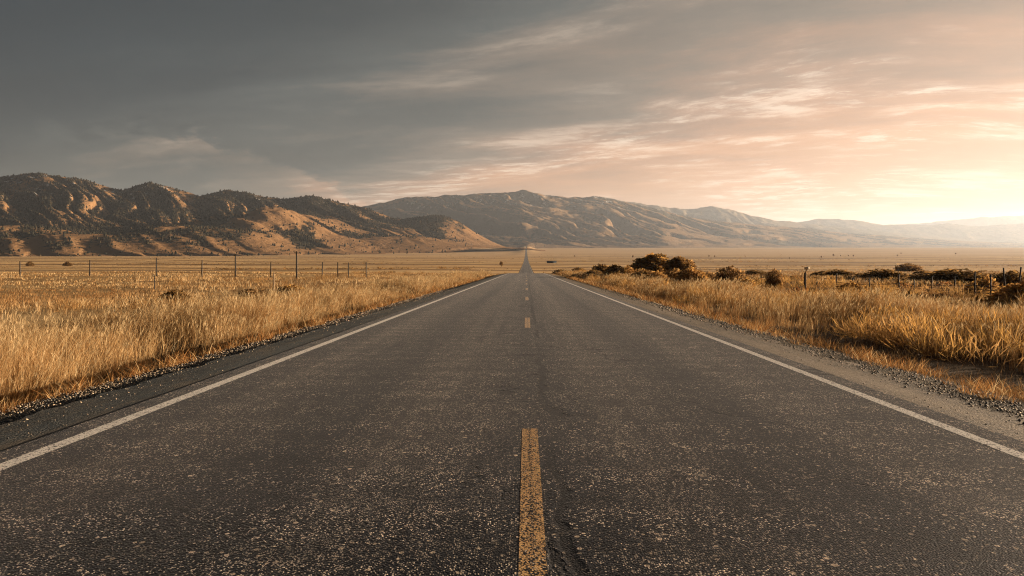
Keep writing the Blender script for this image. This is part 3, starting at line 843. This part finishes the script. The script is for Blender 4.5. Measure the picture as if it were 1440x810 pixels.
# ---------------------------------------------------------------- fences, poles, stakes
def pxz(py, Y): return CAMZ-(py-360)/F*Y
def fence(name, label, posts, heights, radius, wires, mat=m_wood):
    """posts: (px, Y, lean x, lean y)"""
    x0 = (posts[0][0]-740)/F*posts[0][1]
    root = empty(name, (x0, posts[0][1], float(ground_z(x0, posts[0][1])))); tag(root, label, 'fence')
    ox, oy, oz = root.location
    ends = []
    for (px, Y, lx, ly), h in zip(posts, heights):
        x = (px-740)/F*Y; g = float(ground_z(x, Y))
        mb = MB()
        b0 = Vector((x-ox, Y-oy, g-oz-.3)); tp = Vector((x-ox+lx*h, Y-oy+ly*h, g-oz+h))
        mb.tube([b0, b0.lerp(tp, .5)+Vector((random.uniform(-.02, .02), 0, 0)), tp], [radius*1.1, radius, radius*.85], 7)
        mb.build('post', mat, root)
        ends.append((b0, tp, h))
    for f in wires:
        mb = MB()
        for (a0, a1, ha), (c0, c1, hc) in zip(ends[:-1], ends[1:]):
            p = a0.lerp(a1, (f*min(ha, 2.3)+.3)/(ha+.3)); q = c0.lerp(c1, (f*min(hc, 2.3)+.3)/(hc+.3))
            sag = .02*(q-p).length*.5
            mb.tube([p.lerp(q, u)-Vector((0, 0, sag*4*u*(1-u)*.4)) for u in (0, .25, .5, .75, 1)], [.016]*5, 4, False)
        mb.build('wire', m_wire, root)
    return root
fence('wire_fence', 'long wire fence of thin dark posts crossing the golden field',
      [(28, 92, 0, 0), (126, 92, .02, 0), (220, 92, 0, 0), (284, 91, .01, 0), (381, 92, 0, 0), (453, 93, .03, 0), (475, 95, 0, 0), (490, 95, .0, 0), (515, 94, 0, 0)],
      [2.0, 2.2, 2.5, 2.25, 2.1, 2.1, 2.1, 2.1, 2.15], .075, (.25, .5, .75, .97))
def pole(px, Y, h, label, arms):
    x = (px-740)/F*Y; g = float(ground_z(x, Y))
    r = empty('utility_pole', (x, Y, g)); tag(r, label, 'pole', 'tall poles in the field')
    mb = MB(); mb.tube([(0, 0, -.4), (.01, 0, h*.5), (0, 0, h)], [.12, .10, .085], 8); mb.build('shaft', m_wood, r)
    mb = MB(); mb.box(0, 0, h-.22, arms, .07, .09); mb.build('crossarm', m_wood, r)
    for s in (-1, 1):
        mb = MB(); mb.tube([(s*arms*.42, 0, h-.17), (s*arms*.42, 0, h-.02)], [.03, .02], 6); mb.build('insulator', m_wire, r)
    return r
pole(331, 90, 3.1, 'shorter dark wooden pole standing in line with the field fence', .42)
pole(417, 84, 3.45, 'taller dark wooden pole rising above the field fence', .5)
def stake(px, Y, h, label, mat, lean=0.0):
    x = (px-740)/F*Y
    mb = MB(); mb.tube([(0, 0, -.2), (lean*h*.5, 0, h*.5), (lean*h, 0, h)], [.035, .03, .026], 6)
    o = mb.build('stake', mat); o.location = (x, Y, float(ground_z(x, Y)))
    return tag(o, label, 'stake')
stake(385, 42, 1.25, 'thin pale wooden stake standing in the verge grass', m_pale_wood)
stake(217, 44, 1.0, 'short dark stake at the edge of the mown field', m_wood, .03)

fence('wire_fence', 'sagging wire fence of leaning dark posts beside the rusty grass',
      [(1176, 41, .02, 0), (1199, 40, .0, 0), (1223, 39, -.02, 0), (1264, 38.5, .0, 0), (1286, 37, -.04, 0), (1310, 36, .03, 0), (1343, 33.5, -.02, .02), (1370, 31, .05, .02), (1393, 29.5, .0, 0), (1414, 28.5, -.06, 0), (1429, 28, .14, 0), (1475, 27, 0, 0)],
      [1.05, .8, .85, 1.05, .8, .95, .95, 1.25, 1.1, 1.4, 1.45, 1.3], .036, (.14, .24, .36, .5))
# tall post with a bent top carrying a pale plate
Y = 40; x = (1132-740)/F*Y
r = empty('signpost', (x, Y, float(ground_z(x, Y)))); tag(r, 'tall dark post with a pale plate on its bent top', 'post')
mb = MB(); mb.tube([(0, 0, -.3), (0, 0, .6), (.01, 0, 1.12)], [.075, .07, .065], 8); mb.build('post', m_wood, r)
mb = MB(); mb.tube([(.01, 0, 1.10), (.08, 0, 1.28), (.17, 0, 1.40)], [.04, .035, .03], 6); mb.build('brace', m_wood, r)
mb = MB(); mb.box(.27, -.03, 1.36, .30, .03, .15); o = mb.build('plate', m_plate, r); o.rotation_euler = (0, -.12, 0)

# low shed beyond the crest
Y = 900; x = 33.5; gz = float(ground_z(x, Y))
r = empty('shed', (x, Y, gz)); tag(r, 'low long shed with a dark roof beyond the road crest', 'shed'); r.rotation_euler = (0, 0, .12); r.scale = (.55, .6, .6)
mb = MB(); mb.box(0, 0, 1.4, 22, 9, 3.2); mb.build('wall', m_wall, r)
mb = MB()
mb.v = [(-11.6, -5.2, 2.9), (11.6, -5.2, 2.9), (11.6, 5.2, 2.9), (-11.6, 5.2, 2.9), (-11.6, 0, 5.0), (11.6, 0, 5.0)]
mb.q = [(0, 1, 5, 4), (2, 3, 4, 5), (3, 2, 1, 0)]; mb.t = [(0, 4, 3), (1, 2, 5)]
mb.build('roof', m_roof, r)
mb = MB(); mb.box(-4, -4.53, 1.3, 3.2, .08, 2.6); mb.build('door', m_roof, r)

# scattered trees far out on the plain
tree0 = None
def far_tree(px, Y, h, label):
    global tree0
    if tree0 is None:
        tree0 = empty('plain_tree', (0, 0, 0))
        mb = MB(); mb.tube([(0, 0, -.05), (.02, 0, .25), (0, .01, .6)], [.05, .04, .02], 6); mb.build('trunk', m_bark, tree0)
        _, V, q, c = shrub_meshes(130, [(0, 0, .6, .3, .3, .38), (.12, 0, .45, .25, .25, .25)], 700, .16, DK, 1)
        f = new_mesh('crown', V, [q], m_leaf, tree0); attr_col(f, c)
        o = tree0
    else: o = dup(tree0)
    x = (px-740)/F*Y
    o.location = (x, Y, float(ground_z(x, Y))); o.scale = (h*random.uniform(.8, 1.2), h, h); o.rotation_euler = (0, 0, random.uniform(0, 6))
    tag(o, label, 'tree', 'trees far out on the plain')
same = 'tiny dark tree far out on the pale plain under the hazy hills'
for px, Y, h in ((1048, 1900, 5), (1155, 1700, 7), (1172, 2100, 10), (1182, 2100, 6), (1193, 2100, 6), (1200, 2000, 8), (1262, 2100, 7), (1267, 2700, 7), (1344, 2600, 8), (1110, 1500, 5), (890, 1700, 8), (997, 1900, 6), (1005, 1800, 7), (808, 1900, 6)):
    far_tree(px, Y, h*.75, same)
far_tree(705, 620, 4.5, 'small dark tree alone beside the far stretch of road')

# ---------------------------------------------------------------- haze
HZ = dict(x0=-25500, x1=25500, y0=-560, y1=25500, z0=-40, z1=1260)
zmin = float(ZZ.min())-1.0
mb = MB(); mb.box((HZ['x0']+HZ['x1'])/2, (HZ['y0']+HZ['y1'])/2, (zmin+HZ['z1'])/2, HZ['x1']-HZ['x0'], HZ['y1']-HZ['y0'], HZ['z1']-zmin)
m_haze = bpy.data.materials.new('haze'); m_haze.use_nodes = True
t = NT(m_haze.node_tree); t.n.remove(t.n['Principled BSDF'])
pv = t.node('ShaderNodeVolumePrincipled')
pv.inputs['Color'].default_value = (.70, .79, .93, 1); pv.inputs['Density'].default_value = 3.8e-5; pv.inputs['Anisotropy'].default_value = .42
t.l.new(pv.outputs[0], t.n['Material Output'].inputs['Volume'])
haze = mb.build('haze', m_haze); tag(haze, kind='stuff')

# ---------------------------------------------------------------- sun and sky
AZ, EL = R(70), R(9.0)
SUN = Vector((math.sin(AZ)*math.cos(EL), math.cos(AZ)*math.cos(EL), math.sin(EL)))
sl = bpy.data.lights.new('sun', 'SUN'); sl.energy = 5.0; sl.angle = R(.6); sl.color = (1.0, .765, .53)
so = bpy.data.objects.new('sun', sl); COL.objects.link(so)
so.rotation_euler = SUN.to_track_quat('Z', 'Y').to_euler(); so.location = (300, 200, 200)

w = bpy.data.worlds.new('World'); scene.world = w; w.use_nodes = True
t = NT(w.node_tree); bg = t.n['Background']
STR = .1
sky = t.node('ShaderNodeTexSky', sky_type='NISHITA'); sky.sun_disc = False; sky.sun_elevation = EL; sky.sun_rotation = AZ
sky.air_density = 1.2; sky.dust_density = 1.0
D = t.node('ShaderNodeTexCoord').outputs['Generated']
d = t.sep(D)
dz = t.m('MAXIMUM', d[2], 0)
GL = Vector((math.sin(R(58))*math.cos(R(5)), math.cos(R(58))*math.cos(R(5)), math.sin(R(5))))
g = t.vm('DOT_PRODUCT', D, tuple(GL))
den = t.m('ADD', dz, .10)
cu, cv = t.m('DIVIDE', d[0], den), t.m('DIVIDE', d[1], den)
# streak frame turned towards the glow
ca, sa = math.cos(R(195)), math.sin(R(195))
pu = t.m('ADD', t.m('MULTIPLY', cu, ca), t.m('MULTIPLY', cv, -sa))
pv_ = t.m('ADD', t.m('MULTIPLY', cu, sa), t.m('MULTIPLY', cv, ca))
Pc = t.comb(pu, pv_, 0)
wrp = t.m('MULTIPLY', t.m('SUBTRACT', t.noise(Pc, .3, 3), .5), 1.2)
Pw = t.comb(t.m('ADD', pu, wrp), t.m('ADD', pv_, wrp), 0)
n1 = t.noise(t.scale(Pw, (.15, .42, 1)), 1.0, 6, .58)
n2 = t.noise(t.scale(Pw, (.60, 1.05, 1)), 1.0, 9, .62)
n3 = t.noise(t.scale(Pw, (1.5, 3.4, 1)), 1.0, 10, .70)
vv = t.m('SUBTRACT', g, t.m('MULTIPLY', dz, 1.85))
vv = t.m('ADD', vv, t.m('ADD', .09, t.m('MULTIPLY', t.m('SUBTRACT', n1, .5), 1.15)))
vv = t.m('ADD', vv, t.m('MULTIPLY', t.m('SUBTRACT', n2, .5), .36))
# a paler cloud bank with a torn lit rim, low on the shaded side of the sky
dy = t.m('MAXIMUM', d[1], .05)
tx, tz = t.m('DIVIDE', d[0], dy), t.m('DIVIDE', dz, dy)
hx = t.node('ShaderNodeFloatCurve'); cv_ = hx.mapping.curves[0]
for i, p in enumerate(((0, .50), (.2, .66), (.45, .69), (.65, .54), (.8, .44), (1, .22))):
    if i in (0,): cv_.points[0].location = p
    elif p[0] == 1: cv_.points[len(cv_.points)-1].location = p
    else: cv_.points.new(*p)
hx.mapping.update()
t.put(hx.inputs['Value'], t.m('DIVIDE', t.m('ADD', tx, .80), .60, clamp=True))
rim = t.m('SUBTRACT', t.m('MULTIPLY', hx.outputs[0], .28), tz)
rim = t.m('ADD', rim, t.m('MULTIPLY', t.m('SUBTRACT', t.noise(t.comb(tx, t.m('MULTIPLY', tz, 2.6), 0), 6.0, 10, .68), .5), .22))
lim = t.m('MULTIPLY', t.step(tx, -.85, -.62), t.step(tx, -.12, -.34))
bank = t.m('MULTIPLY', t.m('MULTIPLY', t.step(rim, -.006, .016), t.step(rim, .16, .0)), lim)
vv = t.m('ADD', vv, t.m('MULTIPLY', bank, .22))
n4 = t.noise(t.scale(Pw, (3.4, 8.0, 1)), 1.0, 9, .68)
vv = t.m('ADD', vv, t.m('MULTIPLY', t.m('SUBTRACT', n3, .5), .30))
vr = t.m('DIVIDE', t.m('ADD', vv, .7), 1.7, clamp=True)      # -0.7..1.0 -> 0..1
pos = lambda x: (x+.7)/1.7
deck = t.ramp(vr, [(pos(-.62), lin(18, 36, 50)), (pos(-.24), lin(36, 50, 58)), (pos(.04), lin(70, 77, 78)), (pos(.24), lin(124, 110, 98)), (pos(.42), lin(178, 136, 109)),
                   (pos(.58), lin(214, 156, 115)), (pos(.80), lin(220, 164, 121)), (pos(1.05), lin(222, 174, 134))])
# torn bright wisps, lit by the low sun
wm = t.m('MULTIPLY', t.m('MAXIMUM', t.m('MULTIPLY', t.step(n3, .48, .62), .8), t.step(n4, .50, .62)), t.step(n2, .45, .57))
wm = t.m('MULTIPLY', wm, t.step(vv, -.05, .5))
wcol = t.mix(t.step(vv, .0, .55), lin(150, 140, 126)+(1,), lin(255, 232, 206)+(1,))
cloud = t.mix(t.m('MULTIPLY', wm, .68), deck, wcol)
shade = t.m('ADD', .88, t.m('MULTIPLY', t.step(n2, .36, .62), .20))
cloud = t.vm('MULTIPLY', cloud, t.comb(shade, shade, shade))
up = t.node('ShaderNodeVectorMath', operation='SCALE'); t.put(up.inputs[0], cloud); up.inputs['Scale'].default_value = .30/STR
fin = t.mix(.98, sky.outputs[0], up.outputs[0])
t.put(bg.inputs[0], fin); bg.inputs[1].default_value = STR

# ---------------------------------------------------------------- camera and output
cd = bpy.data.cameras.new('camera'); cam = bpy.data.objects.new('camera', cd); COL.objects.link(cam)
cam.location = (0, 0, CAMZ); cam.rotation_euler = (R(90), 0, 0)
cd.sensor_width = 36; cd.lens = 24; cd.shift_x = -20/1440; cd.shift_y = -45/1440
cd.clip_start = .05; cd.clip_end = 80000
scene.camera = cam
scene.view_settings.view_transform = 'Standard'; scene.view_settings.look = 'None'
scene.view_settings.exposure = 1.8; scene.view_settings.gamma = 1; scene.view_settings.use_curve_mapping = False
scene.render.engine = 'CYCLES'
scene.cycles.filter_width = 1.1; scene.cycles.max_bounces = 6; scene.cycles.diffuse_bounces = 3; scene.cycles.transmission_bounces = 4
scene.cycles.volume_bounces = 0; scene.cycles.transparent_max_bounces = 6
scene.cycles.use_denoising = True; scene.cycles.denoising_prefilter = 'NONE'
scene.cycles.sample_clamp_indirect = 2.5; scene.cycles.sample_clamp_direct = 5
